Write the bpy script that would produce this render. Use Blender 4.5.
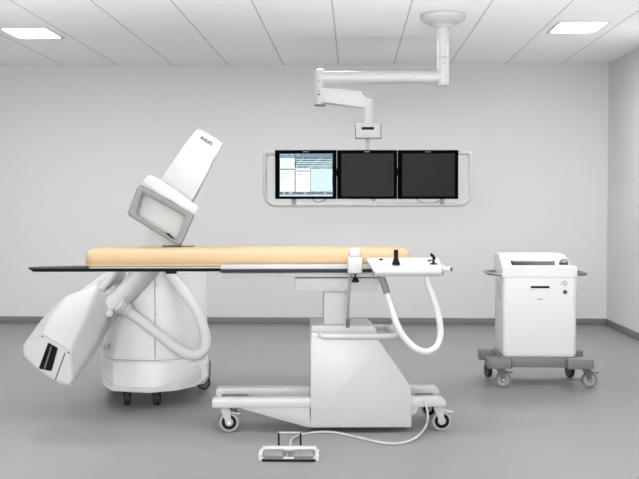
import bpy, bmesh, math
from mathutils import Vector, Matrix
PI = math.pi
for o in list(bpy.data.objects): bpy.data.objects.remove(o)
C = bpy.context.scene.collection
S = bpy.context.scene

# ------------------------------------------------------------------ camera
F = 1000.0; W, H = 639.0, 479.0
CAMZ = 1.30
PITCH = math.atan(33.5/F); YAW = math.atan(33.5/F)
cam_data = bpy.data.cameras.new('camera'); cam = bpy.data.objects.new('camera', cam_data); C.objects.link(cam)
cam.location = (0, 0, CAMZ); cam.rotation_euler = (PI/2-PITCH, 0, YAW)
cam_data.sensor_width = 36; cam_data.lens = F/W*36; cam_data.clip_end = 100
S.camera = cam
CR = cam.rotation_euler.to_matrix(); CO = Vector(cam.location)
# ------------------------------------------------------------------ world, exposure, large lights
S.view_settings.view_transform = 'Standard'; S.view_settings.look = 'None'
S.view_settings.gamma = 1; S.view_settings.use_curve_mapping = False
S.view_settings.exposure = 0.88
w = bpy.data.worlds.new('world'); S.world = w; w.use_nodes = True
w.node_tree.nodes['Background'].inputs[0].default_value = (1, 1, 1, 1)
w.node_tree.nodes['Background'].inputs[1].default_value = 1.9
def area(name, loc, rot, sx, sy, power):
    l = bpy.data.lights.new(name, 'AREA'); l.shape = 'RECTANGLE'; l.size = sx; l.size_y = sy; l.energy = power
    o = bpy.data.objects.new(name, l); C.objects.link(o); o.location = loc; o.rotation_euler = rot
    return o
L_NEAR, L_MID, L_BACK, L_BOUNCE, L_KEY = 1, 7, 19, 58, 98
for x, y, p in ((-2.6, 2.0, L_NEAR), (0.2, 2.0, L_NEAR), (2.2, 2.0, L_NEAR), (-2.8, 5.3, L_MID), (-.2, 5.3, L_MID), (2.0, 5.3, L_MID), (-3.0, 8.7, L_BACK), (-.3, 8.9, L_BACK), (2.1, 8.7, L_BACK)):
    area('ceiling_area_light', (x, y, 2.79), (0, 0, 0), 0.6, 0.6, p)
for x in (-3.4, 0.9):                          # two added fill lights below the frame, aimed up to brighten the ceiling
    area('added_bounce_fill', (x, 3.2, .12), (math.radians(142), 0, 0), 2.6, .9, L_BOUNCE).data.spread = math.radians(72)
area('added_front_fill', (-.6, -1.6, 1.9), (math.radians(88), 0, math.radians(4)), 3.0, 1.4, L_KEY)  # added unseen fill behind the camera, lifts walls and object fronts

# ------------------------------------------------------------------ rays
def ray(px, py): return (CR @ Vector(((px-W/2)/F, -(py-H/2)/F, -1))).normalized()
def P(px, py, Y):
    d = ray(px, py); return CO + d*((Y-CO.y)/d.y)
def G(px, py, z=0.0):
    d = ray(px, py); return CO + d*((z-CO.z)/d.z)
class Frame:                                   # local coordinates of a thing turned about z
    def __init__(s, loc, rz):
        s.M = Matrix.Translation(loc) @ Matrix.Rotation(rz, 4, 'Z'); s.I = s.M.inverted(); s.loc = Vector(loc); s.rz = rz
    def pt(s, px, py, yl):                     # where the sight line meets the thing's local plane y = yl
        o = s.I @ CO; d = s.I.to_3x3() @ ray(px, py)
        return o + d*((yl-o.y)/d.y)
    def fl(s, px, py, z):
        return s.I @ G(px, py, z)
D = 1.3*F/118.5

# ------------------------------------------------------------------ materials
def mat(name, col, rough=0.45, metal=0.0, spec=0.5, bump=0.0, bscale=200, emit=None, es=0, coat=0.0):
    m = bpy.data.materials.new(name); m.use_nodes = True; nt = m.node_tree; b = nt.nodes['Principled BSDF']
    if not hasattr(col, '__len__'): col = (col, col, col)
    b.inputs['Base Color'].default_value = (*col, 1); b.inputs['Roughness'].default_value = rough
    b.inputs['Metallic'].default_value = metal; b.inputs['Specular IOR Level'].default_value = spec
    b.inputs['Coat Weight'].default_value = coat
    if emit: b.inputs['Emission Color'].default_value = (*emit, 1); b.inputs['Emission Strength'].default_value = es
    tc = nt.nodes.new('ShaderNodeTexCoord'); n = nt.nodes.new('ShaderNodeTexNoise'); n.inputs['Scale'].default_value = bscale
    nt.links.new(tc.outputs['Object'], n.inputs['Vector'])
    if bump:
        bp = nt.nodes.new('ShaderNodeBump'); bp.inputs['Strength'].default_value = bump; bp.inputs['Distance'].default_value = .002
        nt.links.new(n.outputs['Fac'], bp.inputs['Height']); nt.links.new(bp.outputs['Normal'], b.inputs['Normal'])
    if not emit:
        mr = nt.nodes.new('ShaderNodeMapRange'); mr.inputs['To Min'].default_value = max(rough-.04, 0); mr.inputs['To Max'].default_value = rough+.04
        nt.links.new(n.outputs['Fac'], mr.inputs['Value']); nt.links.new(mr.outputs['Result'], b.inputs['Roughness'])
    return m
M_white = mat('white_enamel', .475, .38)
M_white2 = mat('white_plastic', .51, .45)
M_cart = mat('cart_white', .66, .42)
M_cab = mat('cabinet_white', .68, .42)
M_offw = mat('offwhite_plastic', .48, .5)
M_hose = mat('white_hose', .62, .5)
M_lgrey = mat('light_grey_plastic', .44, .5)
M_mgrey = mat('mid_grey_plastic', .30, .5)
M_cgrey = mat('cart_grey', .155, .5)
M_dgrey = mat('dark_grey_plastic', .10, .45)
M_tyre = mat('grey_rubber', .30, .7)
M_hub = mat('wheel_hub', .30, .5)
M_black = mat('black_plastic', .003, .4, spec=.15)
M_rub = mat('black_rubber', .012, .7)
M_carbon = mat('carbon_fibre', .003, .6, spec=.12)
M_chrome = mat('chrome', .6, .25, 1.0)
M_steel = mat('brushed_steel', .30, .35, 0.8)
M_rail = mat('slate_rail_strip', (.016, .022, .03), .5, spec=.2)
M_pad = mat('beige_pad_vinyl', (.50, .36, .205), .6, bump=.2, bscale=90)
M_seam = mat('panel_gap', .30, .6)
M_mount = mat('mount_plate', .52, .45)
M_frame = mat('frame_grey', .225, .55, spec=.3)
M_pedal = mat('pedal_grey', .17, .5)
M_sleeve = mat('sleeve_grey', .17, .5)
M_panel = mat('detector_face', .52, .5)
M_screen = mat('dark_screen', .003, .4, spec=.15)
M_bezel = mat('monitor_bezel', .001, .6, spec=.02)
M_wallm = mat('wall_paint', .61, .85, bump=.12, bscale=60)
M_base = mat('baseboard', .175, .6)
M_diff = mat('lamp_diffuser', .9, .5, emit=(1, 1, 1), es=4.0)
M_ink = mat('grey_ink', .06, .5)
M_blue = mat('navy_button', (.02, .03, .12), .4)

def floor_mat():
    m = mat('floor_vinyl', .31, .42, spec=.35); nt = m.node_tree; b = nt.nodes['Principled BSDF']
    tc = nt.nodes.new('ShaderNodeTexCoord'); n = nt.nodes.new('ShaderNodeTexNoise'); n.inputs['Scale'].default_value = 1.3; n.inputs['Detail'].default_value = 8
    r = nt.nodes.new('ShaderNodeValToRGB'); r.color_ramp.elements[0].color = (.212, .212, .212, 1); r.color_ramp.elements[1].color = (.230, .230, .230, 1)
    nt.links.new(tc.outputs['Object'], n.inputs['Vector']); nt.links.new(n.outputs['Fac'], r.inputs['Fac']); nt.links.new(r.outputs['Color'], b.inputs['Base Color'])
    return m
TILE = .603
def ceil_mat(x0):
    m = mat('ceiling_panels', .6, .9); nt = m.node_tree; b = nt.nodes['Principled BSDF']; L = nt.links.new
    tc = nt.nodes.new('ShaderNodeTexCoord'); sx = nt.nodes.new('ShaderNodeSeparateXYZ'); L(tc.outputs['Object'], sx.inputs[0])
    def mth(op, a, v):
        q = nt.nodes.new('ShaderNodeMath'); q.operation = op; L(a, q.inputs[0])
        if v is not None: q.inputs[1].default_value = v
        return q.outputs[0]
    a = mth('SUBTRACT', sx.outputs['X'], x0); a = mth('DIVIDE', a, TILE); a = mth('FRACT', mth('ADD', a, 100.5), None)
    a = mth('ABSOLUTE', mth('SUBTRACT', a, .5), None); a = mth('LESS_THAN', a, .0105)
    mx = nt.nodes.new('ShaderNodeMix'); mx.data_type = 'RGBA'; L(a, mx.inputs['Factor'])
    mx.inputs['A'].default_value = (.92, .92, .92, 1); mx.inputs['B'].default_value = (.56, .56, .56, 1)
    L(mx.outputs['Result'], b.inputs['Base Color']); return m

# ------------------------------------------------------------------ mesh helpers
def xf(verts, M):
    if M is not None:
        for v in verts: v.co = M @ v.co
def box(bm, x0, x1, y0, y1, z0, z1, r=0.0, seg=2, M=None):
    t = bmesh.new(); bmesh.ops.create_cube(t, size=1)
    for v in t.verts: v.co = Vector(((x0+x1)/2+v.co.x*(x1-x0), (y0+y1)/2+v.co.y*(y1-y0), (z0+z1)/2+v.co.z*(z1-z0)))
    if r: bmesh.ops.bevel(t, geom=t.edges[:], offset=r, segments=seg, affect='EDGES', profile=.5, clamp_overlap=True)
    xf(t.verts, M); merge(bm, t)
def merge(bm, t):
    me = bpy.data.meshes.new('tmp'); t.to_mesh(me); t.free(); bm.from_mesh(me); bpy.data.meshes.remove(me)
def solid(bm, A, B, r=0.0, seg=2, M=None):     # two matching rings of 3D points joined into a closed solid
    t = bmesh.new(); a = [t.verts.new(p) for p in A]; b = [t.verts.new(p) for p in B]; n = len(A)
    t.faces.new(a); t.faces.new(b[::-1])
    for i in range(n): t.faces.new((a[i], b[i], b[(i+1) % n], a[(i+1) % n]))
    bmesh.ops.recalc_face_normals(t, faces=t.faces)
    if r: bmesh.ops.bevel(t, geom=t.edges[:], offset=r, segments=seg, affect='EDGES', profile=.5, clamp_overlap=True)
    xf(t.verts, M); merge(bm, t)
def loft(bm, rings, cap=True, closed=True):
    t = bmesh.new(); R = [[t.verts.new(p) for p in r] for r in rings]; n = len(R[0])
    for a, b in zip(R, R[1:]):
        for i in range(n if closed else n-1): t.faces.new((a[i], b[i], b[(i+1) % n], a[(i+1) % n]))
    if cap: t.faces.new(R[0]); t.faces.new(R[-1][::-1])
    bmesh.ops.recalc_face_normals(t, faces=t.faces); merge(bm, t)
def rnd(poly, r, seg=4):                       # round the corners of a polygon of points
    out = []; n = len(poly); rr = r if hasattr(r, '__len__') else [r]*n
    for i, p in enumerate(poly):
        p = Vector(p); a = Vector(poly[i-1])-p; b = Vector(poly[(i+1) % n])-p; q = min(rr[i], a.length*.45, b.length*.45)
        if q < 1e-6: out.append(p); continue
        s, e = p+a.normalized()*q, p+b.normalized()*q
        for k in range(seg+1):
            u = k/seg; out.append(s*(1-u)**2+p*2*u*(1-u)+e*u*u)
    return out
def prism(bm, xz, y0, y1, r=0.0, seg=2):       # xz: list of (x, z)
    solid(bm, [(x, y0, z) for x, z in xz], [(x, y1, z) for x, z in xz], r, seg)
def plan(bm, xy, z0, z1, r=0.0, seg=2):
    solid(bm, [(x, y, z0) for x, y in xy], [(x, y, z1) for x, y in xy], r, seg)
def smooth(pts, k=6):
    pts = [Vector(p) for p in pts]; q = [pts[0]*2-pts[1]]+pts+[pts[-1]*2-pts[-2]]; out = []
    for i in range(1, len(q)-2):
        a, b, c, d = q[i-1:i+3]
        for j in range(k):
            t = j/k; out.append(.5*((2*b)+(c-a)*t+(2*a-5*b+4*c-d)*t*t+(3*b-a-3*c+d)*t**3))
    return out+[pts[-1]]
def tube(bm, pts, r, n=12, closed=False, flat=None):
    pts = [Vector(p) for p in pts]; N = len(pts); rad = r if hasattr(r, '__len__') else [r]*N; rings = []; ref = None
    for i, p in enumerate(pts):
        if closed: t = pts[(i+1) % N]-pts[i-1]
        else: t = pts[min(i+1, N-1)]-pts[max(i-1, 0)]
        t.normalize()
        if ref is None: ref = t.orthogonal().normalized()
        ref = (ref-t*ref.dot(t)).normalized(); s = t.cross(ref)
        rings.append([p+(ref*math.cos(a)+s*math.sin(a))*rad[i] for a in [2*PI*k/n for k in range(n)]])
    if closed: rings.append(rings[0]); loft(bm, rings, cap=False)
    else: loft(bm, rings)
def cyl(bm, a, b, r, r2=None, n=24):
    tube(bm, [a, b], [r, r if r2 is None else r2], n)
def lathe(bm, prof, o, axis=(0, 0, 1), n=28, cap=True):  # prof: (radius, height along axis)
    ax = Vector(axis).normalized(); u = ax.orthogonal().normalized(); v = ax.cross(u); o = Vector(o)
    loft(bm, [[o+ax*h+(u*math.cos(2*PI*k/n)+v*math.sin(2*PI*k/n))*max(r, 1e-4) for k in range(n)] for r, h in prof], cap=cap)
def obj(name, bm, m, parent=None, ang=32):
    bmesh.ops.remove_doubles(bm, verts=bm.verts, dist=1e-5)
    for f in bm.faces: f.smooth = True
    bm.normal_update()
    for e in bm.edges:
        if len(e.link_faces) == 2: e.smooth = e.calc_face_angle(0) < math.radians(ang)
        else: e.smooth = False
    me = bpy.data.meshes.new(name); bm.to_mesh(me); bm.free()
    for mm in (m if isinstance(m, list) else [m]): me.materials.append(mm)
    o = bpy.data.objects.new(name, me); C.objects.link(o)
    if parent: o.parent = parent
    return o
def thing(name, label, cat, loc=(0, 0, 0), rz=0, group=None):
    o = bpy.data.objects.new(name, None); C.objects.link(o); o.location = loc; o.rotation_euler = (0, 0, rz); o.empty_display_size = .1
    o['label'] = label; o['category'] = cat
    if group: o['group'] = group
    return o
def tag(o, label, cat, group=None):
    o['label'] = label; o['category'] = cat
    if group: o['group'] = group
    return o
def struct(name, bm, m):
    o = obj(name, bm, m); o['kind'] = 'structure'; return o
def text(name, s, size, M, m, parent, font_sx=1.0, bold=0.0):
    cu = bpy.data.curves.new('t', 'FONT'); cu.body = s; cu.size = size; cu.extrude = .0006; cu.align_x = 'CENTER'; cu.align_y = 'CENTER'; cu.offset = bold
    t = bpy.data.objects.new('t', cu); C.objects.link(t); bpy.context.view_layer.update()
    me = bpy.data.meshes.new_from_object(t.evaluated_get(bpy.context.evaluated_depsgraph_get())); bpy.data.objects.remove(t)
    me.transform(M @ Matrix.Diagonal((font_sx, 1, 1, 1))); me.materials.clear(); me.materials.append(m)
    o = bpy.data.objects.new(name, me); C.objects.link(o); o.parent = parent; return o
B = bmesh.new

# ------------------------------------------------------------------ the room
CZ = P(353, 64.5, D).z
XR = P(607.6, 200, D).x; XL = -5.5
b = B(); box(b, XL-.2, XR+.2, -2.5, D+.2, -.1, 0); struct('floor', b, floor_mat())
b = B(); box(b, XL-.2, XR+.2, D, D+.15, 0, CZ+.1); struct('wall_back', b, M_wallm)
b = B(); box(b, XR, XR+.15, -2.5, D, 0, CZ+.1); struct('wall_right', b, M_wallm)
b = B(); box(b, XL-.15, XL, -2.5, D, 0, CZ+.1); struct('wall_left', b, M_wallm)
b = B(); box(b, XL-.2, XR+.2, -2.5, D+.2, CZ, CZ+.12); struct('ceiling', b, ceil_mat(P(338.5, 65, D).x))
b = B(); box(b, XL, XR, D-.014, D, 0, .074, .003); struct('baseboard_back', b, M_base)
b = B(); box(b, XR-.014, XR, -2.5, D-.014, 0, .074, .003); struct('baseboard_right', b, M_base)

def ceiling_light(px, label):
    c = G(px[0], px[1], CZ)
    t = thing('ceiling_light', label, 'ceiling light', (c.x, c.y, CZ), 0, 'recessed ceiling lights')
    w_, d_ = .20, .26
    b = B()
    for (x0, x1, y0, y1) in ((-w_-.018, -w_, -d_-.018, d_+.018), (w_, w_+.018, -d_-.018, d_+.018), (-w_, w_, -d_-.018, -d_), (-w_, w_, d_, d_+.018)):
        box(b, x0, x1, y0, y1, -.008, 0, .002)
    obj('frame', b, M_white2, t)
    b = B(); plan(b, [(p.x, p.y) for p in rnd([(-w_, -d_, 0), (w_, -d_, 0), (w_, d_, 0), (-w_, d_, 0)], .09)], -.006, 0)
    obj('diffuser', b, M_diff, t)
ceiling_light((32, 33), 'glowing recessed ceiling light at the left, above the tilted x-ray arm')
ceiling_light((578, 27), 'glowing recessed ceiling light at the right, near the room corner above the cart')

# ------------------------------------------------------------------ casters
def caster(parent, x, y, top, r, wt, ang, style, brake=True):
    """swivel caster; wheel plane turned by ang; sub-parts under one fork"""
    R = Matrix.Translation((x, y, 0)) @ Matrix.Rotation(ang, 4, 'Z')
    off = r*.35
    b = B(); hw = wt/2+.004
    lathe(b, [(r*.50, top-.012), (r*.50, top), (r*.2, top)], (0, 0, 0))
    lathe(b, [(r*.36, top-.03), (r*.42, top-.012)], (0, 0, 0))
    for s in (-1, 1):
        pr = rnd([(-r*.45, 0, top-.014), (r*.45, 0, top-.014), (off+r*.26, 0, r*.9), (off, 0, r*.72), (off-r*.28, 0, r*.95)], r*.12)
        solid(b, [(p.x, s*hw, p.z) for p in pr], [(p.x, s*(hw+.005), p.z) for p in pr])
    box(b, -r*.45, r*.5, -hw, hw, top-.02, top-.012)
    xf(b.verts, R); fk = obj('caster_fork', b, style['fork'], parent)
    b = B(); lathe(b, [(r*.74, -wt/2), (r*.95, -wt/2), (r, -wt/2+.005), (r, wt/2-.005), (r*.95, wt/2), (r*.74, wt/2), (r*.74, -wt/2)], (off, 0, r), (0, 1, 0), 36, False)
    xf(b.verts, R); obj('tyre', b, style['tyre'], fk)
    b = B(); lathe(b, [(.005, -wt/2+.003), (r*.76, -wt/2+.003), (r*.76, wt/2-.003), (.005, wt/2-.003)], (off, 0, r), (0, 1, 0), 36)
    xf(b.verts, R); obj('hub', b, style['hub'], fk)
    b = B(); lathe(b, [(.005, -wt/2-.002), (r*.36, -wt/2-.002), (r*.42, -wt/2+.004), (r*.42, wt/2-.004), (r*.36, wt/2+.002), (.005, wt/2+.002)], (off, 0, r), (0, 1, 0), 30); xf(b.verts, R); obj('hub_cap', b, style['cap'], fk)
    b = B(); cyl(b, (off, -hw-.008, r), (off, hw+.008, r), r*.15, n=12); xf(b.verts, R); obj('axle', b, M_chrome, fk)
    if brake:
        b = B(); prism(b, [(off+r*.1, top-.03), (off+r*.95, top-.042), (off+r*1.15, top-.034), (off+r*1.15, top-.028), (off+r*.9, top-.034), (off+r*.1, top-.022)], -.018, .018, .001)
        xf(b.verts, R); obj('brake_pedal', b, style.get('brake', M_lgrey), fk)
    return fk
ST_T = dict(fork=M_lgrey, tyre=M_hub, hub=M_black, cap=M_lgrey, brake=M_offw)
ST_C = dict(fork=M_dgrey, tyre=M_cgrey, hub=M_hub, cap=M_mgrey, brake=M_dgrey)
ST_A = dict(fork=M_rub, tyre=M_rub, hub=M_dgrey, cap=M_dgrey)

# ------------------------------------------------------------------ x-ray C-arm
c0 = G(152, 398, 0); AX, AY = c0.x, 6.9
A = thing('mobile_c_arm', 'large white mobile x-ray arm tilted behind the treatment table, with grey-framed detector', 'x-ray machine', (AX, AY, 0))
AF = Frame((AX, AY, 0), 0)
def ap(px, py, Y): return P(px, py, Y)-Vector((AX, AY, 0))
def ap2(pl, Y):                                # polygon of pixels at one depth
    return [ap(x, y, Y) for x, y in pl]
def ring_at(z, table):                         # plan ring from (pixel column, depth)
    out = []
    for px, Y in table:
        d = ray(px, 330); X = CO.x+d.x/d.y*Y; out.append((X-AX, Y-AY, z))
    return out
base_t = [(100.5, 6.79), (101, 6.59), (105, 6.47), (113, 6.40), (130, 6.37), (152, 6.36), (170, 6.39), (184, 6.45), (196, 6.55), (205, 6.67), (208, 6.79), (206, 7.25), (200, 7.32), (112, 7.32), (106, 7.27)]
def shrink(t, k, dy): return [(153+(px-153)*k, Y+dy if Y < 7 else Y-dy) for px, Y in t]
b = B(); loft(b, [ring_at(.096, shrink(base_t, .92, .05)), ring_at(.108, shrink(base_t, .985, .012)), ring_at(.132, base_t), ring_at(.20, base_t), ring_at(.285, shrink(base_t, .995, .02)), ring_at(.298, shrink(base_t, .98, .035))])
base = obj('base_housing', b, M_cab, A, 25)
# upper cabinet, leaning slightly on its left side
def lean(t, k): return [(px+k*(12 if px < 115 else (8 if px < 125 else 0)), Y) for px, Y in t]
cab = shrink(base_t, .985, .05)
b = B(); loft(b, [ring_at(.300, cab), ring_at(.55, lean(cab, .6)), ring_at(.86, lean(cab, 1)), ring_at(.90, lean(shrink(cab, .97, .02), 1)), ring_at(.915, lean(shrink(cab, .9, .05), 1))])
cabo = obj('cabinet', b, M_cab, A, 25)
b = B(); box(b, -.0025, .0025, -.006, .006, .31, .86); xf(b.verts, Matrix.Translation((P(157, 320, 6.48).x-AX, 6.416-AY, 0))); obj('panel_gap', b, M_seam, A)
for z in (.47, .60, .79):
    b = B(); cyl(b, (P(157, 320, 6.48).x-AX+.007, 6.420-AY, z), (P(157, 320, 6.48).x-AX+.007, 6.406-AY, z), .006, n=12); obj('panel_screw', b, M_lgrey, A)
b = B(); loft(b, [ring_at(.2965, shrink(base_t, .976, .04)), ring_at(.3015, shrink(base_t, .976, .04))]); obj('shadow_gap_strip', b, M_seam, A)
# facet bumper low on the base
b = B()
fp = [(104, 377), (112, 386), (154, 388), (176, 381), (189, 367), (206, 362), (207, 376), (196, 386), (176, 390.5), (150, 393), (112, 391), (103, 384)]
Ys = [6.460, 6.385, 6.340, 6.400, 6.480, 6.665, 6.670, 6.540, 6.400, 6.340, 6.385, 6.470]
solid(b, [ap(x, y, Y) for (x, y), Y in zip(fp, Ys)], [ap(x, y, Y)+Vector((0, .05, 0)) for (x, y), Y in zip(fp, Ys)])
obj('bumper', b, M_cab, A)
b = B(); solid(b, rnd([ap(209.3, 360, 6.95), ap(211, 362, 6.95), ap(210.5, 377, 6.95), ap(209, 380, 6.95)], .01), rnd([ap(209.3, 360, 7.1), ap(211, 362, 7.1), ap(210.5, 377, 7.1), ap(209, 380, 7.1)], .01)); obj('side_bumper', b, M_dgrey, A)
for px, Y, a in ((127, 6.44, PI/2+.08), (156.5, 6.44, PI/2-.05), (201, 7.02, .2), (112, 7.05, .3)):
    q = P(px, 400, Y); caster(A, q.x-AX, Y-AY, .104, .05, .034, a, ST_A, False)
# the C seen nearly edge on: band in a plane holding the depth axis
u_ = Vector((math.sin(math.radians(30)), 0, math.cos(math.radians(30)))); v_ = Vector((math.cos(math.radians(30)), 0, -math.sin(math.radians(30))))
cc = ap(153, 236, 6.08)
def carc(s, rad):                              # s: angle along the C
    return cc+u_*(rad*.66*math.sin(s))+Vector((0, 1, 0))*(.47*rad*math.cos(s))
rings = []
for k in range(33):
    s = math.radians(-50+k*132/32)
    hw = .080-.01*math.cos(s)
    if s < .35: hw = .055+.06*min(1, max(0, (s+.87)/.9))
    o_, i_ = carc(s, 1.0), carc(s, .87)
    sh = v_*(-.012)
    rings.append([i_-v_*hw*.8+sh, i_-v_*hw*.95+(o_-i_)*.15+sh, o_-v_*hw*.95-(o_-i_)*.15+sh, o_-v_*hw*.75+sh, o_+v_*hw*.75+sh, o_+v_*hw*.95-(o_-i_)*.15+sh, i_+v_*hw*.95+(o_-i_)*.15+sh, i_+v_*hw*.8+sh])
b = B(); loft(b, rings); obj('c_arc', b, M_white, A, 40)
b = B(); q = ap(158, 258, 6.56); box(b, q.x-.13, q.x+.13, 6.50-AY, 6.85-AY, q.z-.13, q.z+.07, .03, 3); obj('arc_carriage', b, M_offw, A)
# upper housing with the lettering
low = [(161, 180), (186.3, 142.4), (197.2, 128.8), (222.4, 145.6), (213, 160), (208, 172), (190, 204)]
b = B(); solid(b, rnd(ap2(low, 6.02), .02), rnd([p+Vector((.012, 0, .012)) for p in ap2(low, 6.50)], .02), .008, 2)
hs = obj('upper_housing', b, M_white, A)
n_ = ap(206.5, 141, 6.008)
Mt = Matrix.Translation(n_) @ Matrix.Rotation(math.radians(31), 4, 'Y') @ Matrix.Rotation(PI/2, 4, 'X')
text('lettering', 'PHILIPS', .027, Mt, M_ink, hs, .95, .0008)
hp = [(142.2, 182.2), (148.6, 174.2), (162, 180), (189, 199.5), (199.5, 207.3), (193.6, 215)]
b = B(); solid(b, rnd(ap2(hp, 5.95), [.01, .025, .02, .02, .025, .01]), rnd(ap2(hp, 6.32), [.01, .025, .02, .02, .025, .01]), .006, 2); obj('detector_housing', b, M_white, A)
# grey detector frame
outer = [(138.5, 183.5), (195.3, 213.8), (180.8, 247.3), (126.8, 214.8)]
inner = [(142, 193), (184.2, 216.6), (176.2, 239), (135.8, 214.5)]
ro, ri = .030, .014
def four(pl, Y, r): return rnd(ap2(pl, Y), r, 5)
mid = lambda t: [(160+(x-160)*t, 214+(y-214)*t) for x, y in outer]
b = B(); loft(b, [four(inner, 6.12, ri), four(inner, 5.955, ri), four([(x*.35+a*.65, y*.35+c*.65) for (x, y), (a, c) in zip(outer, inner)], 5.945, ri+.006), four(mid(.96), 5.948, ro), four(outer, 5.965, ro), four(outer, 6.15, ro), four(mid(.9), 6.16, ro)], cap=False)
df = obj('detector_frame', b, M_frame, A, 50)
b = B(); solid(b, four([(x+(x-160)*.06, y+(y-214)*.06) for x, y in inner], 6.03, ri), four([(x+(x-160)*.06, y+(y-214)*.06) for x, y in inner], 6.15, ri)); obj('detector_face', b, M_panel, df)
b = B(); pl = [(165.5, 232.5), (169, 233.2), (174.5, 238.6), (171, 238)]; solid(b, ap2(pl, 5.94), ap2(pl, 6.0), .001); obj('black_latch', b, M_black, df)
b = B(); tube(b, smooth([ap(180, 238, 6.0), ap(180.5, 243, 5.99), ap(179.6, 247, 5.99)], 4), .007, 8); obj('detector_catch', b, M_dgrey, df)
# tube housing lower left
fr = [(42.5, 333.5), (71, 350.5), (74, 379), (72, 385.5), (63, 385.5), (41, 372), (23, 355), (23.5, 343)]
fY = [5.98, 5.86, 5.84, 5.86, 5.88, 5.96, 6.06, 6.06]
bk = [(63.5, 297), (101, 285.5), (109, 311), (109, 318), (100, 323), (85, 318), (66, 306), (61, 301)]
md = [(55, 312), (87, 319), (92, 352), (89, 362), (80, 361), (58, 347), (38, 332), (37.5, 327)]
bY = [6.45, 6.38, 6.33, 6.33, 6.35, 6.42, 6.5, 6.5]
mY = [(a+c)/2 for a, c in zip(fY, bY)]
def r3(pl, Ys, k=0.0, r=.03):
    pts = [ap(x, y, Y) for (x, y), Y in zip(pl, Ys)]; cen = sum(pts, Vector())/len(pts)
    return rnd([cen+(p-cen)*(1-k) for p in pts], r, 3)
bk = [(63.5, 297), (99, 284), (115, 304), (113, 322), (106, 330), (88, 326), (68, 312), (61, 302)]
b = B(); ns = []
R0 = r3(fr, fY, .05, .026); R1 = r3(fr, fY, 0, .028)
back = (r3(bk, bY, 0, .03)); midr = r3(md, mY, 0, .022)
mv = Vector((-.012, -.012, 0))
midr = [(p+q)/2 for p, q in zip(R1, back)]
midr = [p+(p-sum(midr, Vector())/len(midr))*.10 for p in midr]
cb = sum(back, Vector())/len(back)
loft(b, [R1, midr, back, [cb+(p-cb)*.75+Vector((.02, .03, .01)) for p in back]]); th = obj('tube_housing', b, M_white, A, 38)
# end face details: recessed grey end cap, slot, seam
def endp(px, py, off=0.0):                     # point on the end plane
    a, c, d = [ap(x, y, Y) for (x, y), Y in ((fr[0], fY[0]), (fr[1], fY[1]), (fr[5], fY[5]))]
    n = (c-a).cross(d-a).normalized()
    if n.y > 0: n = -n
    o = CO-Vector((AX, AY, 0)); r_ = ray(px, py); t = (a-o).dot(n)/r_.dot(n); return o+r_*t+n*off
def endpoly(name, pl, m, parent, off, dep=.01, r=.004):
    b = B(); solid(b, rnd([endp(x, y, off) for x, y in pl], r, 3), rnd([endp(x, y, off-dep) for x, y in pl], r, 3)); return obj(name, b, m, parent)
endpoly('end_cap', [(43, 336), (69.5, 352), (72.5, 378), (70.5, 383.8), (63.5, 383.5), (41.5, 370.5), (25, 354.5), (25.5, 344)], M_white2, th, .003, .02, .02)
endpoly('end_slot', [(49, 342.5), (58.5, 348), (52, 371), (39.5, 368.5)], M_black, th, .007, .012, .006)
endpoly('slot_louvre', [(52, 345.8), (53.2, 346.6), (46.2, 369), (44.6, 368.6)], M_dgrey, th, .010, .01, .001)
endpoly('cover_seam', [(65.2, 352.6), (66, 353.1), (56.2, 380), (55.4, 379.5)], M_dgrey, th, .006, .01, .0005)
endpoly('cover_seam', [(58, 349.5), (58.6, 349.9), (55, 360), (54.6, 359.8)], M_mgrey, th, .006, .01, .0003)
for px, py in ((43, 336.5), (69, 352.5)):
    b = B(); lathe(b, [(.005, 0), (.005, .006), (.001, .007)], endp(px, py, .002), (endp(50, 350, 1)-endp(50, 350, 0)), 10); obj('cover_screw', b, M_dgrey, th)
# arms from the C to the tube housing
b = B(); tube(b, smooth([ap(160, 258, 6.46), ap(144.5, 275, 6.42), ap(124, 295, 6.37), ap(106, 313, 6.33), ap(96, 324, 6.29)]), .066, 24); obj('support_arm', b, M_white, A)
b = B(); tube(b, smooth([ap(131, 267, 6.5), ap(113, 277, 6.48), ap(101, 285, 6.46), ap(90, 293, 6.43), ap(80, 301, 6.40)]), [.05]*19+[.05, .048, .045, .043, .04, .04], 20); obj('support_arm', b, M_white2, A)
b = B(); tube(b, smooth([ap(118, 268, 6.43), ap(112, 277, 6.40), ap(101, 290, 6.36)]), .024, 16); obj('cable_guard', b, M_white2, A)
b = B(); d_ = (ap(135, 316, 6.33)-ap(118, 304, 6.28)).normalized(); o_ = ap(118, 304, 6.28)
lathe(b, [(.03, 0), (.046, .01), (.046, .04), (.042, .045), (.042, .055), (.046, .06), (.046, .078), (.036, .084)], o_, d_, 24); obj('hose_collar', b, M_white, A)
b = B(); lathe(b, [(.01, -.015), (.022, -.013), (.022, .013), (.01, .015)], ap(110, 313, 6.25), (0, 1, 0), 20); obj('pivot_cap', b, M_offw, A)
b = B(); hosep = smooth([ap(127, 310.5, 6.30), ap(141, 321, 6.33), ap(158, 334, 6.35), ap(172, 345, 6.36), ap(184, 353, 6.37), ap(195, 355.5, 6.38), ap(203.5, 351, 6.39), ap(206, 341, 6.41), ap(203, 326, 6.42), ap(195, 308, 6.42), ap(183, 291, 6.43), ap(170, 276, 6.45), ap(158, 264, 6.47)])
tube(b, hosep, .0335, 20); obj('cable_hose', b, M_hose, A)
b = B(); q = ap(106, 357, 6.5)
bx = ap(103, 353, 6.53)
box(b, bx.x+.02, bx.x+.05, 6.52-AY-.08, 6.52-AY+.03, bx.z+.03, bx.z+.07, .004); obj('cover_latch', b, M_offw, A)

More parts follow.
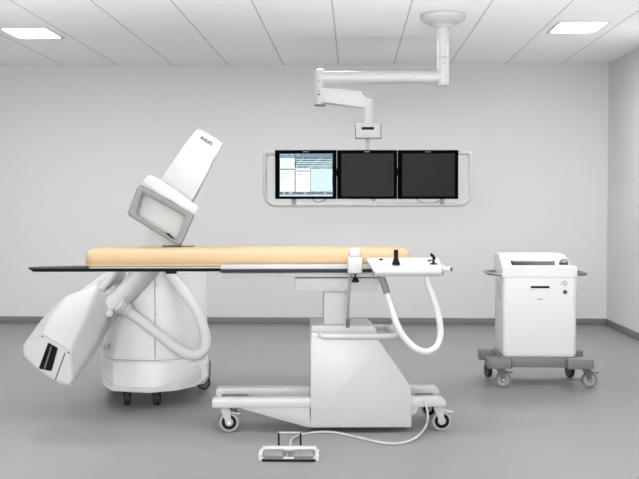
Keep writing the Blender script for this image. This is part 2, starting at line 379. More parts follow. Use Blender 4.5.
# ------------------------------------------------------------------ treatment table
t0 = G(335, 430, 0); TR = math.radians(3.6)
T = thing('treatment_table', 'white wheeled treatment table with long black carbon top, in the middle of the room', 'treatment table', t0, TR)
TF = Frame(t0, TR); tp = TF.pt
def tpoly(pl, yl): return [(tp(x, y, yl).x, tp(x, y, yl).z) for x, y in pl]
def tprism(name, pl, y0, y1, m, parent=None, r=0.0, ref=None):
    b = B(); prism(b, tpoly(pl, y0 if ref is None else ref), y0, y1, r); return obj(name, b, m, parent or T)
# pedestal
yf = -.082
zb = .022
pl = tpoly([(310.6, 338), (377, 338), (380.5, 343), (409, 384), (411.4, 392), (411.6, 427.5), (310.6, 427.8)], yf)
b = B(); prism(b, pl, yf, .43, .006); obj('pedestal', b, M_white, T)
tprism('pedestal_cap', [(311.5, 326), (372, 326), (376, 329), (379, 338.4), (311, 338.4)], .02, .40, M_offw, r=.004, ref=.0)
tprism('pedestal_lid', [(311.5, 332), (325, 334.6), (325, 341), (311, 341)], -.05, .1, M_white2, r=.002, ref=-.04)
# push handle: a horizontal loop sticking out at the right
h1 = tp(322, 336.5, -.07); h2 = tp(397, 337, -.07); z = h1.z
b = B(); pts = [(h1.x, -.035, z), (h1.x+.02, -.07, z), (h1.x+.06, -.075, z)] + [(h2.x-.06, -.075, z), (h2.x-.015, -.06, z), (h2.x, -.01, z), (h2.x, .34, z), (h2.x-.02, .38, z), (h2.x-.06, .39, z), (h2.x-.16, .39, z)]
pts = rnd([Vector(p) for p in [(h1.x, -.02, z), (h1.x, -.075, z), (h2.x, -.075, z), (h2.x, .36, z), (h2.x-.19, .36, z)]], .05, 6)[7:-7]
pts = [Vector((h1.x, -.04, z))]+rnd([Vector(p) for p in [(h1.x-.01, -.03, z), (h1.x, -.075, z), (h2.x, -.075, z), (h2.x-.01, .36, z), (h2.x-.2, .36, z)]], [0, .03, .06, .06, 0], 5)
pts = pts[1:]
tube(b, pts, .019, 14); obj('push_handle', b, M_white, T)
b = B(); q = tp(393, 328, .36); lathe(b, [(.01, -.02), (.024, -.014), (.026, .0), (.024, .014), (.01, .02)], (q.x, .345, z), (1, 0, 0), 18); obj('handle_grip', b, M_offw, T)
b = B(); k = tp(388, 356, yf); box(b, k.x-.008, k.x+.006, .05, .09, k.z-.02, k.z+.015, .003); obj('side_lock', b, M_dgrey, T)
# beams
zt = tp(230, 399.3, -.075).z
def beam(y0, y1, xl, xr, th_, name='base_beam'):
    b = B(); prism(b, [(xl, zt-.006), (xl+.012, zt), (xr-.02, zt), (xr, zt-.02), (xr, zt-th_+.004), (xr-.006, zt-th_), (xl+.006, zt-th_), (xl, zt-th_+.006)], y0, y1, .003); return obj(name, b, M_white, T)
xl, xr = tp(211.8, 404, -.075).x, tp(446, 404, -.075).x
beam(-.075, .01, xl, xr, .05)
xl2, xr2 = tp(216.5, 392, .30).x, tp(438.5, 392, .30).x
beam(.27, .36, xl2, xr2, .054)
# deep web of the front beam running down to the pedestal
b = B(); wp = tpoly([(240, 404), (309, 404), (311.5, 427.8), (307, 427.3), (245, 409.8), (240, 408)], -.07); prism(b, wp, -.07, .05, .003); obj('beam_web', b, M_white, T)
b = B(); wp = tpoly([(410, 402), (421, 402), (416, 413), (410.5, 416)], -.06); prism(b, wp, -.06, .05, .002); obj('beam_bracket', b, M_white2, T)
b = B(); q = tp(211, 398, 0); box(b, tp(262, 400, 0).x, tp(411, 400, 0).x, .0, .28, .10, zt-.055, .004); obj('cross_member', b, M_white2, T)
for (a, c) in ((221, 247), (418, 435)):
    b = B(); box(b, tp(a, 397, .16).x, tp(c, 397, .16).x, .0, .28, zt-.052, zt-.036, .003); obj('cross_plate', b, M_dgrey, T)
ca = zt-.054
R_T = .0575
for px, py, yl in ((226, 421, 0.0), (437.5, 419.5, 0.0)):
    q = tp(px, py, -.0); caster(T, q.x, yl-.025, ca+.001, R_T, .034, 0, ST_T)
for px in (232, 432):
    q = tp(px, 410, .36); caster(T, q.x, .32, ca+.001, R_T, .034, PI*.75, ST_T, False)
# lifting column
q0, q1 = tp(324, 300, .1), tp(349.5, 300, .1); zc0, zc1 = tp(330, 331, .1).z-.02, tp(330, 289, .1).z
b = B(); box(b, q0.x, q1.x, .1, .30, zc0, zc1, .006); obj('lift_column', b, M_white2, T)
b = B(); box(b, q0.x+.115, q1.x-.028, .088, .1, zc0, zc1, .002); obj('column_track', b, M_mount, T)
tprism('mounting_plate', [(295.3, 278), (380, 278), (378, 291.3), (295.3, 291.3)], .04, .34, M_mount, r=.003)
for px in (309, 342):
    b = B(); q = tp(px, 285.5, .04); lathe(b, [(.006, 0), (.006, .004)], (q.x, .036, q.z), (0, 1, 0), 12); obj('plate_screw', b, M_lgrey, T)
# under-frame and table top
ytf, ytb = -.05, .45
zs = tp(120, 268.4, ytf).z
xL = tp(27.5, 269.5, .03).x; mx0 = tp(84, 260, ytf+.01).x; xMid = tp(221, 267, ytf).x; xR_ = tp(408, 265, ytf).x
b = B()
tpl = [(xL, .02), (xL+.05, ytf), (xR_, ytf), (xR_, ytb), (mx0+.12, ytb), (mx0-.03, .22), (xL+.05, .14), (xL, .09)]
solid(b, [(x, y, zs) for x, y in tpl], [(x+(.04 if x < xL+.01 else 0), y, zs-(.010 if x < xL+.01 else .019)) for x, y in tpl], .0015); obj('carbon_top', b, M_carbon, T)
b = B(); box(b, mx0+.03, xR_, ytf+.002, ytb-.002, zs, zs+.006, .001); obj('top_sheet', b, M_white, T)
zr0, zr1 = tp(300, 269.3, ytf-.03).z, tp(300, 264.6, ytf-.03).z
b = B(); box(b, xMid, tp(374, 265, ytf-.03).x, ytf-.03, ytf-.001, zr0, zr1, .003); obj('side_rail', b, M_white, T)
b = B(); box(b, xMid, tp(372, 265, ytf-.03).x, ytf-.034, ytf-.006, zr0-.019, zr0+.002, .003); obj('rail_strip', b, M_rail, T)
b = B(); box(b, xMid+.005, tp(380, 265, ytf-.03).x, ytf+.01, ytb-.04, tp(300, 277.3, ytf+.01).z, zr0-.004, .003); obj('under_frame', b, M_offw, T)
b = B(); q = tp(224.5, 279, ytf+.01); lathe(b, [(.007, 0), (.007, .012)], (q.x, ytf+.02, q.z+.004), (0, 0, 1), 12); obj('rail_bolt', b, M_mgrey, T)
b = B(); q = tp(170, 271.5, ytf); box(b, q.x-.03, q.x+.03, ytf+.03, ytf+.10, zs-.034, zs-.021, .002); obj('top_stop', b, M_black, T)

# mattress lying on the top
zm = zs+.007; zmt = tp(240, 249.3, ytf+.03).z
mx1 = tp(411, 258, ytf+.01).x
b = B()
out = rnd([Vector((mx0, ytf+.012, 0)), Vector((mx1, ytf+.012, 0)), Vector((mx1, ytb-.012, 0)), Vector((mx0, ytb-.012, 0))], .07, 8)
cen = Vector(((mx0+mx1)/2, .2, 0))
def inset(k): return [p+Vector(((-1 if p.x > cen.x else 1)*k, (-1 if p.y > cen.y else 1)*k, 0)) for p in out]
hm = zmt-zm
rg = []
for z_, k in ((0, .006), (.006, 0), (hm*.45, -.003), (hm*.72, .0), (hm*.88, .010), (hm*.97, .024), (hm, .045)):
    rg.append([Vector((p.x, p.y, zm+z_)) for p in inset(k)])
loft(b, rg)
mo = obj('mattress', b, M_pad, None, 60); mo.location = t0; mo.rotation_euler = (0, 0, TR)
tag(mo, 'long beige padded mattress lying on the black table top', 'mattress')
b = B(); tube(b, [p+Vector((0, 0, zm+.008)) for p in inset(-.002)], .004, 6, closed=True); obj('piping', b, M_pad, mo)
# small dark catches lying at the far edge of the mattress
b = B(); q = tp(163, 247, .33); box(b, q.x-.003, q.x+.003, .322, .33, zmt-.002, zmt+.014, .001)
tube(b, smooth([Vector((q.x, .326, zmt+.004)), Vector((q.x+.06, .33, zmt+.006)), Vector((q.x+.15, .332, zmt+.004)), Vector((q.x+.19, .33, zmt+.005))], 3), .0035, 6)
dk = obj('dark_strap', b, M_dgrey); dk.location = t0; dk.rotation_euler = (0, 0, TR)
tag(dk, 'thin dark strap lying on the beige mattress under the detector', 'strap')

# clamp holding the cable rod
yc = ytf-.10
cl = thing('rail_clamp', 'white block clamp with black screw knob on the table side rail', 'clamp', TF.M @ tp(355, 268, yc+.05), TR)
CF = Frame(cl.location, TR)
def cp(px, py, yl): return CF.pt(px, py, yl)
def wbox(b, fp, px0, px1, py0, py1, y0, y1, r=0.0):
    a, c = fp(px0, py1, y0), fp(px1, py0, y0); box(b, a.x, c.x, y0, y1, a.z, c.z, r)
b = B(); wbox(b, cp, 348, 362.3, 257, 273.6, -.045, .018, .006); obj('clamp_body', b, M_white, cl)
b = B(); wbox(b, cp, 349.3, 360.5, 248, 257.4, -.04, .013, .012); obj('clamp_head', b, M_white2, cl)
b = B(); q = cp(355.2, 274, 0); lathe(b, [(.005, 0), (.005, -.022), (.012, -.026), (.022, -.042), (.022, -.05), (.012, -.054)], (q.x, -.01, q.z+.006), (0, 0, 1), 20); obj('screw_knob', b, M_black, cl)
b = B(); q = cp(349.6, 273, -.02); q2 = cp(347.8, 327, -.02)
tube(b, smooth([(q.x, -.02, q.z+.01), (q.x-.002, -.018, q.z-.10), (q.x-.008, -.02, q.z-.2), (q2.x, -.015, q2.z)]), .0075, 10); obj('hanging_rod', b, M_steel, cl)
b = B(); cyl(b, (q2.x, -.015, q2.z+.045), (q2.x, -.015, q2.z-.004), .011, n=14); obj('rod_end', b, M_dgrey, cl)

# control panel at the right end
yp = ytf-.17
pc = TF.M @ tp(407, 270, yp+.05)
CP = thing('control_panel', 'white control box with two black joysticks at the right end of the table', 'control panel', pc, TR)
PF = Frame(pc, TR); pp = PF.pt
xa, xb = pp(371, 268, -.05).x, pp(442.5, 268, -.05).x
za, zb_ = pp(400, 275.8, -.05).z, pp(400, 265.5, -.05).z
hb = pp(400, 257.2, .10).z
prof = rnd([Vector((0, -.05, za+.004)), Vector((0, -.056, za+.02)), Vector((0, -.05, zb_)), Vector((0, .095, hb)), Vector((0, .105, hb-.012)), Vector((0, .09, za)), Vector((0, -.03, za))], [.008, .01, .012, .01, .01, .01, .01], 3)
b = B(); rg = []
for x_, k in ((xa+.006, .80), (xa, .93), (xa+.012, 1), (xb-.03, 1), (xb-.006, .96), (xb, .8)):
    cz = (za+zb_)/2; rg.append([Vector((x_+(max(0, zb_-p.z))*.5*(1 if x_ < 0 else 0)), ) if 0 else Vector((x_+((zb_-p.z)*.45 if x_ < 0 else 0), p.y*k, cz+(p.z-cz)*k)) for p in prof])
loft(b, rg); obj('control_box', b, M_white, CP, 40)
b = B(); box(b, xa+.02, xb-.02, -.02, .085, za-.006, za+.004, .002); obj('bottom_plate', b, M_lgrey, CP)
def topz(y): return zb_+(hb-zb_)*(y+.05)/.145
def joystick(px, py, prof_, name='joystick', m=M_black, y=.01):
    q = pp(px, py, y); b = B(); lathe(b, prof_, (q.x, y, topz(y)-.003), (0, 0, 1), 22); return obj(name, b, m, CP)
joystick(396, 264, [(.024, 0), (.022, .008), (.013, .036), (.011, .046), (.0125, .05), (.013, .08), (.011, .084), (.003, .085)], y=-.03)
joystick(381, 260.5, [(.011, 0), (.011, .007), (.008, .01), (.002, .0105)], 'push_button', y=.05)
j = joystick(433.5, 263, [(.022, 0), (.021, .005), (.008, .008), (.006, .02), (.005, .03)], y=-.02)
b = B(); q = pp(432.5, 258, -.02); tube(b, smooth([(q.x+.010, -.02, topz(-.02)+.022), (q.x+.006, -.02, topz(-.02)+.038), (q.x-.005, -.02, topz(-.02)+.05), (q.x-.002, -.02, topz(-.02)+.056)]), .009, 12)
tube(b, [(q.x-.028, -.02, topz(-.02)+.016), (q.x+.004, -.02, topz(-.02)+.022)], .0035, 8); obj('joystick_lever', b, M_black, j)
b = B(); ze = (za+zb_)/2+.004
lathe(b, [(.018, -.004), (.022, .0), (.022, .02), (.014, .026), (.014, .036), (.017, .038), (.017, .048)], (xb, .0, ze), (1, 0, 0), 20); obj('end_knob', b, M_offw, CP)
b = B(); lathe(b, [(.009, 0), (.011, .005), (.010, .014), (.003, .016)], (xb+.05, .0, ze), (1, 0, 0), 16); obj('end_button', b, M_dgrey, CP)
b = B(); lathe(b, [(.006, 0), (.009, -.004), (.008, -.012), (.002, -.014)], (xb+.012, -.0, ze-.022), (0, 0, 1), 12); obj('lower_button', b, M_lgrey, CP)
b = B(); box(b, xa+.03, xa+.20, .09, .17, za+.01, hb-.035, .003); obj('mounting_bracket', b, M_offw, CP)
b = B(); hp_ = smooth([pp(379.5, 272, .02), pp(384, 284, .02), pp(390, 303, .02), pp(396, 322, .0), pp(404, 337, .0), pp(415, 348, .0), pp(426, 351.8, .0), pp(436, 347, .01), pp(440.3, 335, .02), pp(439, 318, .02), pp(434, 300, .02), pp(428.5, 285, .02), pp(427, 274, .02)])
tube(b, hp_, .0185, 16); ho = obj('cable_hose', b, M_hose, CP)
b = B(); tube(b, hp_[0:10], .0195, 16); obj('hose_sleeve', b, M_sleeve, ho)

# ------------------------------------------------------------------ foot pedal unit
f0 = G(288.5, 461, 0)
FP = thing('foot_pedal_unit', 'small white foot switch with two grey pedals lying on the floor', 'foot pedal', f0, .02)
FF = Frame(f0, .02); fp_ = FF.pt
x0, x1 = fp_(258, 458, 0).x, fp_(319.5, 458, 0).x
b = B(); pl = rnd([Vector((x0, -.01, 0)), Vector((x0+.012, .10, 0)), Vector((x0+.03, .135, 0)), Vector((x1-.03, .135, 0)), Vector((x1-.012, .10, 0)), Vector((x1, -.01, 0)), Vector((x1-.02, -.012, 0)), Vector((x0+.02, -.012, 0))], .01)
sc = lambda k, z_: [Vector((p.x*k, p.y*k+.0, z_ if p.y < .02 else z_*1.0)) for p in pl]
plan(b, [(p.x, p.y) for p in pl], .002, .022, .003)
obj('base_plate', b, M_white2, FP)
b = B(); yz = [(.065, .020), (.065, .046), (.075, .055), (.10, .055), (.132, .042), (.132, .020)]
solid(b, [(x0+.016, y, z) for y, z in yz], [(x1-.016, y, z) for y, z in yz], .004); obj('rear_housing', b, M_white, FP)
for s in (-1, 1):
    b = B(); xx = x0+.002 if s < 0 else x1-.024
    yz = [(-.008, .02), (-.006, .034), (.07, .046), (.07, .02)]
    solid(b, [(xx, y, z) for y, z in yz], [(xx+.022, y, z) for y, z in yz], .003); obj('side_guard', b, M_white, FP)
xm = (x0+x1)/2
for (a, c) in ((x0+.03, xm-.028), (xm+.028, x1-.03)):
    b = B(); yz = [(-.014, .014), (-.016, .030), (.0, .040), (.064, .046), (.064, .026)]
    solid(b, [(a, y, z) for y, z in yz], [(c, y, z) for y, z in yz], .003); obj('pedal', b, M_pedal, FP)
b = B(); yz = [(-.008, .008), (-.008, .026), (.055, .040), (.055, .008)]
for k in range(5):
    xx = xm-.022+k*.0095; solid(b, [(xx, y, z) for y, z in yz], [(xx+.005, y, z) for y, z in yz])
obj('centre_grille', b, M_dgrey, FP)
b = B(); box(b, x0+.02, x1-.02, -.018, .0, .0, .013, .003); obj('rubber_foot', b, M_black, FP)
for px in (272.5, 303):
    b = B(); q = fp_(px, 451.5, .09); lathe(b, [(.006, 0), (.006, .003)], (q.x, .09, .054), (0, 0, 1), 12); obj('housing_screw', b, M_lgrey, FP)
ha, hc = fp_(278.8, 440, .10).x, fp_(300.6, 440, .10).x; zh = fp_(290, 432.5, .10).z
for xx in (ha, hc):
    b = B(); cyl(b, (xx, .10, .05), (xx, .10, zh), .005, n=10); obj('handle_post', b, M_black, FP)
b = B(); cyl(b, (ha-.004, .10, zh), (hc+.004, .10, zh), .004, n=10); obj('carry_handle', b, M_lgrey, FP)
# cable
e1 = fp_(290, 445, .13)
pts = [FF.M @ Vector((e1.x, .125, .045)), FF.M @ Vector((e1.x, .165, .04)), G(292, 439, .02), G(300, 435, .008), G(316, 432.3, .007), G(334, 432.4, .007), G(352, 436, .007), G(375, 441.5, .007), G(393, 443.8, .007), G(408, 441.5, .007), G(418, 436, .02), TF.M @ tp(425.3, 427, -.085), TF.M @ tp(427.8, 418, -.086), TF.M @ tp(426.8, 408, -.084), TF.M @ tp(424.5, 400, -.080)]
b = B(); tube(b, smooth(pts, 8), .0065, 10)
tag(obj('cable', b, M_white), 'thin white cable curling over the floor from foot switch to table base', 'cable')

# ------------------------------------------------------------------ equipment cart
k0 = G(548, 387, 0)
KR = math.radians(0)
K = thing('equipment_cart', 'white cabinet cart on a grey wheeled base standing near the room corner', 'cart', k0, KR)
KF = Frame(k0, KR); kp = KF.pt
yk0, yk1 = -.03, .40
x0, x1 = kp(503, 320, yk0).x, kp(577, 320, yk0).x
zb0, zc = kp(540, 357.5, yk0).z, kp(540, 277.3, yk0).z
def rect_plan(x0, x1, y0, y1, r): return [(p.x, p.y) for p in rnd([Vector((x0, y0, 0)), Vector((x1, y0, 0)), Vector((x1, y1, 0)), Vector((x0, y1, 0))], r, 5)]
def kloft(specs, name, m, parent=K, ang=35):
    b = B(); loft(b, [[Vector((x, y, z)) for x, y in rect_plan(*s[:5])] for s in specs for z in [s[5]]]); return obj(name, b, m, parent, ang)
kloft([(x0+.03, x1-.03, yk0+.03, yk1-.03, .02, zb0), (x0+.010, x1-.010, yk0+.008, yk1-.01, .03, zb0+.006), (x0, x1, yk0, yk1, .035, zb0+.028), (x0, x1, yk0, yk1, .035, zc-.002)], 'body', M_cart)
zt0, zt1 = kp(540, 266.3, yk0).z, kp(540, 253.8, yk0+.20).z
b = B()
# cap: profile in yz (sloped control fascia), lofted in x with rounded ends
yz = [(yk0, zc+.001), (yk0-.004, zt0-.008), (yk0+.004, zt0), (yk0+.15, zt1-.004), (yk0+.17, zt1), (yk1-.01, zt1), (yk1, zt1-.01), (yk1, zc+.001)]
def capring(x, k, lim): return [Vector((x, (yk0+yk1)/2+(y-(yk0+yk1)/2)*k, min(z, lim+.0006*i))) for i, (y, z) in enumerate(yz)]
loft(b, [capring(x0-.008, .95, zt1-.006), capring(x0-.005, .99, zt1-.002), capring(x0-.0, 1, 9), capring(x1-.068, 1, 9), capring(x1-.060, 1, zt1-.004), capring(x1-.006, .998, zt0+.004), capring(x1+.0, .985, zt0-.008)]); obj('top_cover', b, M_cart, K, 30)
def slope(px, py):                             # point on sloped fascia
    a = Vector((0, yk0+.004, zt0)); n = Vector((0, zt1-.004-zt0, -.146)).normalized()
    o = KF.I @ CO; d = KF.I.to_3x3() @ ray(px, py); return o+d*((a-o).dot(n)/d.dot(n)), n
def fascia(name, pl, m, h, parent=K, r=.003):
    A_, B_ = [], []
    for x, y in pl:
        p, n = slope(x, y); n = -n if n.z < 0 else n; A_.append(p+n*h); B_.append(p-n*.006)
    b = B(); solid(b, rnd(A_, r, 3), rnd(B_, r, 3)); return obj(name, b, m, parent)
fs = fascia('display_strip', [(510.5, 261), (554.5, 261), (555, 265.2), (511.8, 265.2)], M_black, .003)
fascia('display_bar', [(513, 261.6), (552.5, 261.6), (553, 262.8), (513.2, 262.8)], M_dgrey, .005, fs, .0005)
kb = fascia('control_dial', [(559, 262.5), (561, 260.6), (566, 260.4), (568, 262.6), (568, 264.8), (559, 264.8)], M_black, .012)
fascia('dial_highlight', [(562, 262.6), (566.4, 262), (566.6, 262.9), (562.2, 263.4)], M_mgrey, .014, kb, .0003)
b = B(); box(b, x0+.002, x1-.002, yk0+.004, yk1-.004, zc-.004, zc+.004, .001); obj('cover_seam', b, M_seam, K)
b = B()
a, c = kp(530.8, 288.2, yk0), kp(549.3, 286, yk0); box(b, a.x, c.x, yk0-.003, yk0+.004, a.z, c.z, .002); dr = obj('drawer_slot', b, M_black, K)
b = B(); a, c = kp(529.3, 291.2, yk0), kp(551, 283.6, yk0); box(b, a.x, c.x, yk0-.0012, yk0+.004, a.z, c.z, .001); obj('slot_plate', b, M_cart, K)
def ktext(name, s, px, py, size, sx=1, bold=0.0, m=M_ink):
    q = kp(px, py, yk0-.001); return text(name, s, size, Matrix.Translation(q) @ Matrix.Rotation(PI/2, 4, 'X'), m, K, sx, bold)
ktext('lettering', 'PHILIPS', 540, 299.4, .012, 1.0, .0003)
ktext('marking', 'I', 561.5, 283.3, .03, .8, .0)
b = B(); q = kp(565, 283.3, yk0-.001); tube(b, [q+Vector((math.cos(a)*.012-.0, 0, math.sin(a)*.016)) for a in [2*PI*k/20 for k in range(20)]], .002, 6, closed=True); obj('marking', b, M_ink, K)
b = B(); lathe(b, [(.015, .0), (.015, .004), (.012, .008), (.002, .009)], kp(565, 292, yk0), (0, -1, 0), 20); obj('power_button', b, M_blue, K)
b = B()
for k in range(7): box(b, x0-.0015, x0+.01, .07, .26, zc-.06-k*.018, zc-.052-k*.018, .001)
obj('side_vent', b, M_lgrey, K)
# side handles
zh_ = kp(488, 273, .12).z
for s, xe in ((-1, kp(487.3, 272, .12).x), (1, kp(584, 275, .12).x)):
    xs = x0+.004 if s < 0 else x1-.004
    b = B(); tube(b, rnd([Vector(p) for p in ((xs, .0, zh_), (xe, .03, zh_), (xe, .30, zh_), (xs, .33, zh_))], [0, .045, .045, 0], 7), .012, 14); obj('side_handle', b, M_steel, K)
# base
zb1 = zb0+.001
zg0, zg1 = kp(540, 368.5, -.05).z, kp(540, 357.8, -.04).z
b = B(); box(b, kp(500, 360, -.02).x, kp(578, 360, -.02).x, -.02, .38, zg0+.002, zb0+.004, .006); obj('base_frame', b, M_cgrey, K)
def foot(xa, xb, ya, yb, tilt=1):
    b = B(); pl = [(p.x, p.y) for p in rnd([Vector((xa, ya, 0)), Vector((xb, ya, 0)), Vector((xb, yb, 0)), Vector((xa, yb, 0))], .022, 4)]
    plan(b, pl, zg0, zg1-.004, .005); return obj('base_foot', b, M_cgrey, K)
foot(kp(487.6, 364, -.08).x, kp(512.5, 364, -.08).x, -.08, .05)
foot(kp(568, 364, -.08).x, kp(594.5, 364, -.08).x, -.08, .05)
foot(kp(479, 353, .36).x, kp(504, 353, .36).x, .33, .46)
foot(kp(560, 353, .36).x, kp(583, 353, .36).x, .33, .46)
RK = .056
for px, yl, an in ((500.5, -.01, 0), (586.5, -.01, 0)):
    q = kp(px, 379, yl); caster(K, q.x, yl, zg0+.001, RK, .03, an, ST_C, True)
for px, yl, an in ((489, .40, PI/2+.25), (571, .40, PI/2+.3)):
    q = kp(px, 370, yl); caster(K, q.x, yl, zg0+.001, RK-.004, .03, an, ST_A, False)

# ------------------------------------------------------------------ ceiling boom and monitors
BY = G(442, 14.5, CZ).y
bo = P(443, 14, BY)
BM = thing('monitor_boom', 'white jointed arm hanging from the ceiling, carrying the three-monitor rail', 'monitor arm', (bo.x, BY, CZ))
def bp_(px, py, dy=0.0): return P(px, py, BY+dy)-Vector((bo.x, BY, CZ))
zf = 0.0
b = B(); lathe(b, [(.17, 0), (.182, -.01), (.182, -.035), (.165, -.055), (.12, -.075), (.085, -.085), (.075, -.10), (.055, -.11)], (0, 0, 0), (0, 0, 1), 40); obj('ceiling_flange', b, M_white, BM)
zj = bp_(443, 57.5).z; ze = bp_(443, 85).z
b = B(); cyl(b, (0, 0, -.10), (0, 0, zj), .047, n=28); obj('drop_pole', b, M_white, BM)
b = B(); lathe(b, [(.044, zj-.003), (.044, zj-.006), (.049, zj-.006), (.049, ze+.006), (.044, ze)], (0, 0, 0), (0, 0, 1), 28); dj = obj('pole_joint', b, M_white, BM)
b = B(); lathe(b, [(.047, ze), (.047, ze-.008), (.03, ze-.008)], (0, 0, 0), (0, 0, 1), 28); obj('joint_cap', b, M_lgrey, dj)
b = B(); cyl(b, (0, -.052, zj-.055), (0, -.045, zj-.055), .006, n=10); obj('joint_screw', b, M_dgrey, dj)
za_ = bp_(380, 77.3).z; xe = bp_(320, 77, -.0).x
b = B(); cyl(b, (0, 0, za_), (xe, 0, za_), .050, n=28); obj('upper_arm', b, M_white, BM)
b = B(); zz0, zz1 = bp_(320, 69).z, bp_(320, 105).z
lathe(b, [(.02, zz0), (.036, zz0-.008), (.046, zz0-.03), (.046, bp_(320, 87).z+.002), (.042, bp_(320, 87).z), (.046, bp_(320, 87).z-.003), (.046, zz1+.01), (.04, zz1)], (xe, 0, 0), (0, 0, 1), 28); ej = obj('elbow_joint', b, M_white, BM)
b = B(); lathe(b, [(.045, zz1+.001), (.045, zz1-.008), (.03, zz1-.008)], (xe, 0, 0), (0, 0, 1), 28); obj('joint_cap', b, M_dgrey, ej)
b = B()
for py in (82, 91.5, 95): q = bp_(319, py); cyl(b, (q.x, -.052, q.z), (q.x, -.04, q.z), .006 if py < 95 else .009, n=10)
obj('joint_screw', b, M_dgrey, ej)
yl_ = -.06
la = [(322, 88.5), (345, 89.8), (362, 92), (371, 94), (374, 99), (370, 108), (362, 108.5), (345, 106), (322, 103)]
b = B(); prism(b, [(bp_(x, y).x, bp_(x, y).z) for x, y in la], -.045, .045, .012, 3); obj('spring_arm', b, M_white2, BM)
b = B(); lathe(b, [(.044, .0), (.052, .006), (.052, .02), (.035, .034), (.005, .038)], Vector((bp_(368.5, 97).x, 0, bp_(368.5, 97).z)), (0, 0, 1), 28); obj('arm_cap', b, M_mgrey, BM)
b = B(); prism(b, [(bp_(x, y).x, bp_(x, y).z) for x, y in [(361.5, 91), (369, 91.3), (375.2, 94.5), (375.5, 98), (372, 99.5), (366, 97.5), (362, 94)]], -.052, .0, .005); obj('arm_end_cap', b, M_mgrey, BM)
xd = bp_(367.7, 110).x
b = B(); lathe(b, [(.05, bp_(368, 98).z), (.05, bp_(368, 106).z), (.046, bp_(368, 110).z), (.046, bp_(368, 125).z)], (xd, 0, 0), (0, 0, 1), 28); obj('drop_tube', b, M_white, BM)
b = B(); a, c = bp_(355.8, 138.5), bp_(380.3, 124); box(b, a.x, c.x, -.07, .07, a.z, c.z, .006); hd = obj('head_box', b, M_white, BM)
b = B(); a, c = bp_(361.5, 129.8, -.07), bp_(374, 127, -.07); box(b, a.x, c.x, -.073, -.065, a.z, c.z, .001); obj('black_slot', b, M_black, hd)
b = B(); a, c = bp_(355.3, 138.8), bp_(380.8, 124.6)
for x_ in (a.x-.001, c.x-.004): box(b, x_, x_+.006, -.065, .065, a.z, c.z-.002, .001)
obj('side_plate', b, M_dgrey, hd)
b = B(); box(b, xd-.018, xd+.018, .02, .05, bp_(368, 152).z, bp_(368, 137).z, .003); obj('hanger_stem', b, M_offw, BM)
# carrier bar hidden behind the monitors, and the round-cornered white rail
my = -.05
b = B(); a, c = bp_(276, 176), bp_(457, 168); box(b, a.x, c.x, .02, .045, a.z, c.z, .003); box(b, xd-.05, xd+.05, .02, .05, c.z-.03, bp_(368, 151).z, .003); obj('carrier_bar', b, M_dgrey, BM)
rp = [bp_(278, 153.5, .0), bp_(265, 153.5), bp_(265, 205.2), bp_(471, 204.6), bp_(470, 153), bp_(456, 153)]
rp = [Vector((p.x, 0.0, p.z)) for p in rp]
b = B(); tube(b, rnd(rp, [0, .02, .11, .11, .02, 0], 8), .0175, 14); obj('handle_rail', b, M_white, BM)
for px in (294, 442):
    b = B(); a, c = bp_(px-2.3, 206), bp_(px+2.3, 196); box(b, a.x, c.x, -.02, .02, a.z+.01, c.z, .003); box(b, a.x+.006, c.x-.006, -.005, .03, c.z-.005, bp_(px, 170).z, 0); obj('rail_bracket', b, M_mgrey, BM)

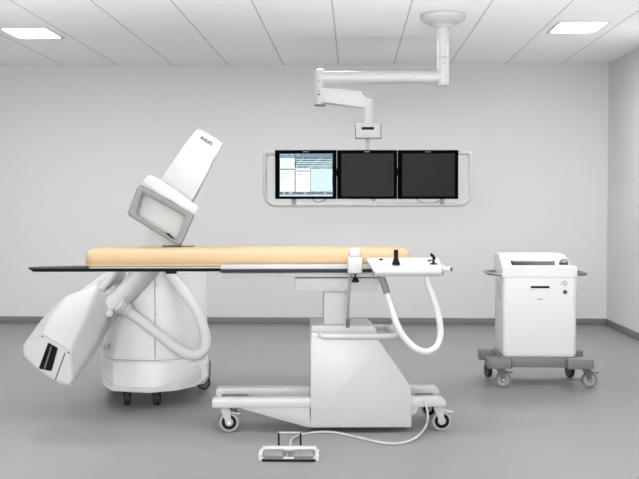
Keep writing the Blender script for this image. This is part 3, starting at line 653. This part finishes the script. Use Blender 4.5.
def monitor(px0, px1, label, lit):
    py0, py1 = 150, 199
    dy = -.05
    p0, p1 = P(px0, py1, BY+dy), P(px1, py0, BY+dy); cx = (p0.x+p1.x)/2; cz = (p0.z+p1.z)/2
    t = thing('monitor', label, 'monitor', (cx, BY+dy, p0.z), 0, 'monitors on the ceiling rail')
    hw, hh = (p1.x-p0.x)/2-.001, (p1.z-p0.z); L = Vector((cx, BY+dy, p0.z))
    def lp(px, py, d=0): return P(px, py, BY+dy+d)-L
    s0, s1 = (lp(px0+4.6, 196.4), lp(px1-3.6, 153.4))
    b = B(); box(b, -hw, hw, 0, .05, 0, hh, .004); box(b, -hw*.5, hw*.5, .045, .072, hh*.2, hh*.75, .006)
    obj('casing', b, M_bezel, t)
    b = B(); 
    for x_0, x_1, z_0, z_1 in ((-hw, s0.x, 0, hh), (s1.x, hw, 0, hh), (s0.x, s1.x, 0, s0.z), (s0.x, s1.x, s1.z, hh)): box(b, x_0, x_1, -.006, .002, z_0, z_1, .0015)
    obj('bezel', b, M_bezel, t)
    if not lit:
        b = B(); box(b, s0.x, s1.x, -.0005, .002, s0.z, s1.z); obj('screen', b, M_screen, t)
    else:
        cols = [(.72, .93, .97), (.015, .12, .25), (.85, .97, 1), (.95, 1, 1), (.58, .82, .93), (.01, .03, .04), (.5, .75, .83), (.10, .32, .42), (.35, .6, .68)]
        mats = [mat('screen_tone', (0, 0, 0), .3, emit=c, es=.48) for c in cols]
        b = bmesh.new()
        def cell(x0, y0, x1, y1, mi, d):       # in eighths of pixels of the lit picture
            A_, B_ = lp(270+x0/8, 145+y1/8), lp(270+x1/8, 145+y0/8)
            vs = [b.verts.new((x, d, z)) for x, z in ((A_.x, A_.z), (B_.x, A_.z), (B_.x, B_.z), (A_.x, B_.z))]; f = b.faces.new(vs); f.material_index = mi
        cell(76, 68, 502, 412, 0, 0)
        cell(78, 70, 500, 101, 1, -.0006)
        for x0, x1 in ((84, 112), (120, 150), (160, 190), (212, 236)): cell(x0, 75, x1, 81, 8, -.0009)
        cell(78, 88, 190, 99, 7, -.0009)
        cell(205, 110, 498, 120, 8, -.0006)
        for y in (128, 142, 158, 172): cell(210, y, 497, y+8, 4, -.0006)
        cell(80, 104, 198, 190, 2, -.0006); cell(80, 198, 198, 374, 2, -.0006)
        for y in (116, 132, 148, 164, 210, 226, 246, 264): cell(90, y, 150, y+3, 8, -.0009)
        cell(205, 186, 322, 374, 3, -.0006); cell(326, 188, 497, 372, 4, -.0006)
        cell(212, 203, 320, 213, 7, -.0009); cell(228, 232, 256, 238, 7, -.0009)
        for y in (140, 158, 176): cell(225, y, 290, y+3, 7, -.0009)
        cell(78, 376, 500, 396, 5, -.0006)
        for x0, x1 in ((100, 120), (150, 180), (270, 292), (430, 452)): cell(x0, 381, x1, 388, 6, -.0009)
        cell(78, 397, 500, 410, 6, -.0006)
        obj('screen', b, mats, t)
    text('lettering', 'PHILIPS', .012, Matrix.Translation(lp((px0+px1)/2, 151.8, -.0065)) @ Matrix.Rotation(PI/2, 4, 'X'), M_lgrey, t, 1.15)
monitor(275, 336.6, 'left monitor of the three, showing a lit pale blue software page', True)
monitor(336.8, 397.4, 'middle monitor of the three, its screen switched off and dark', False)
monitor(397.6, 458.5, 'right monitor of the three, dark screen, nearest the ceiling pole', False)
def cablet(pl, label):
    b = B(); tube(b, smooth([P(x, y, BY+.012+.0*i) for i, (x, y) in enumerate(pl)], 5), .005, 8); tag(obj('monitor_cable', b, M_mgrey), label, 'cable')
cablet([(312, 196), (314, 200.5), (319, 202.5), (325, 200), (328, 196)], 'short grey cable looping below the lit left monitor')
cablet([(371, 196), (372.5, 200), (375.5, 199.5), (377, 196)], 'tiny grey cable loop below the middle monitor')
cablet([(414, 196), (420, 201.5), (430, 203), (440, 200.5), (446, 196)], 'longer grey cable drooping below the right monitor')
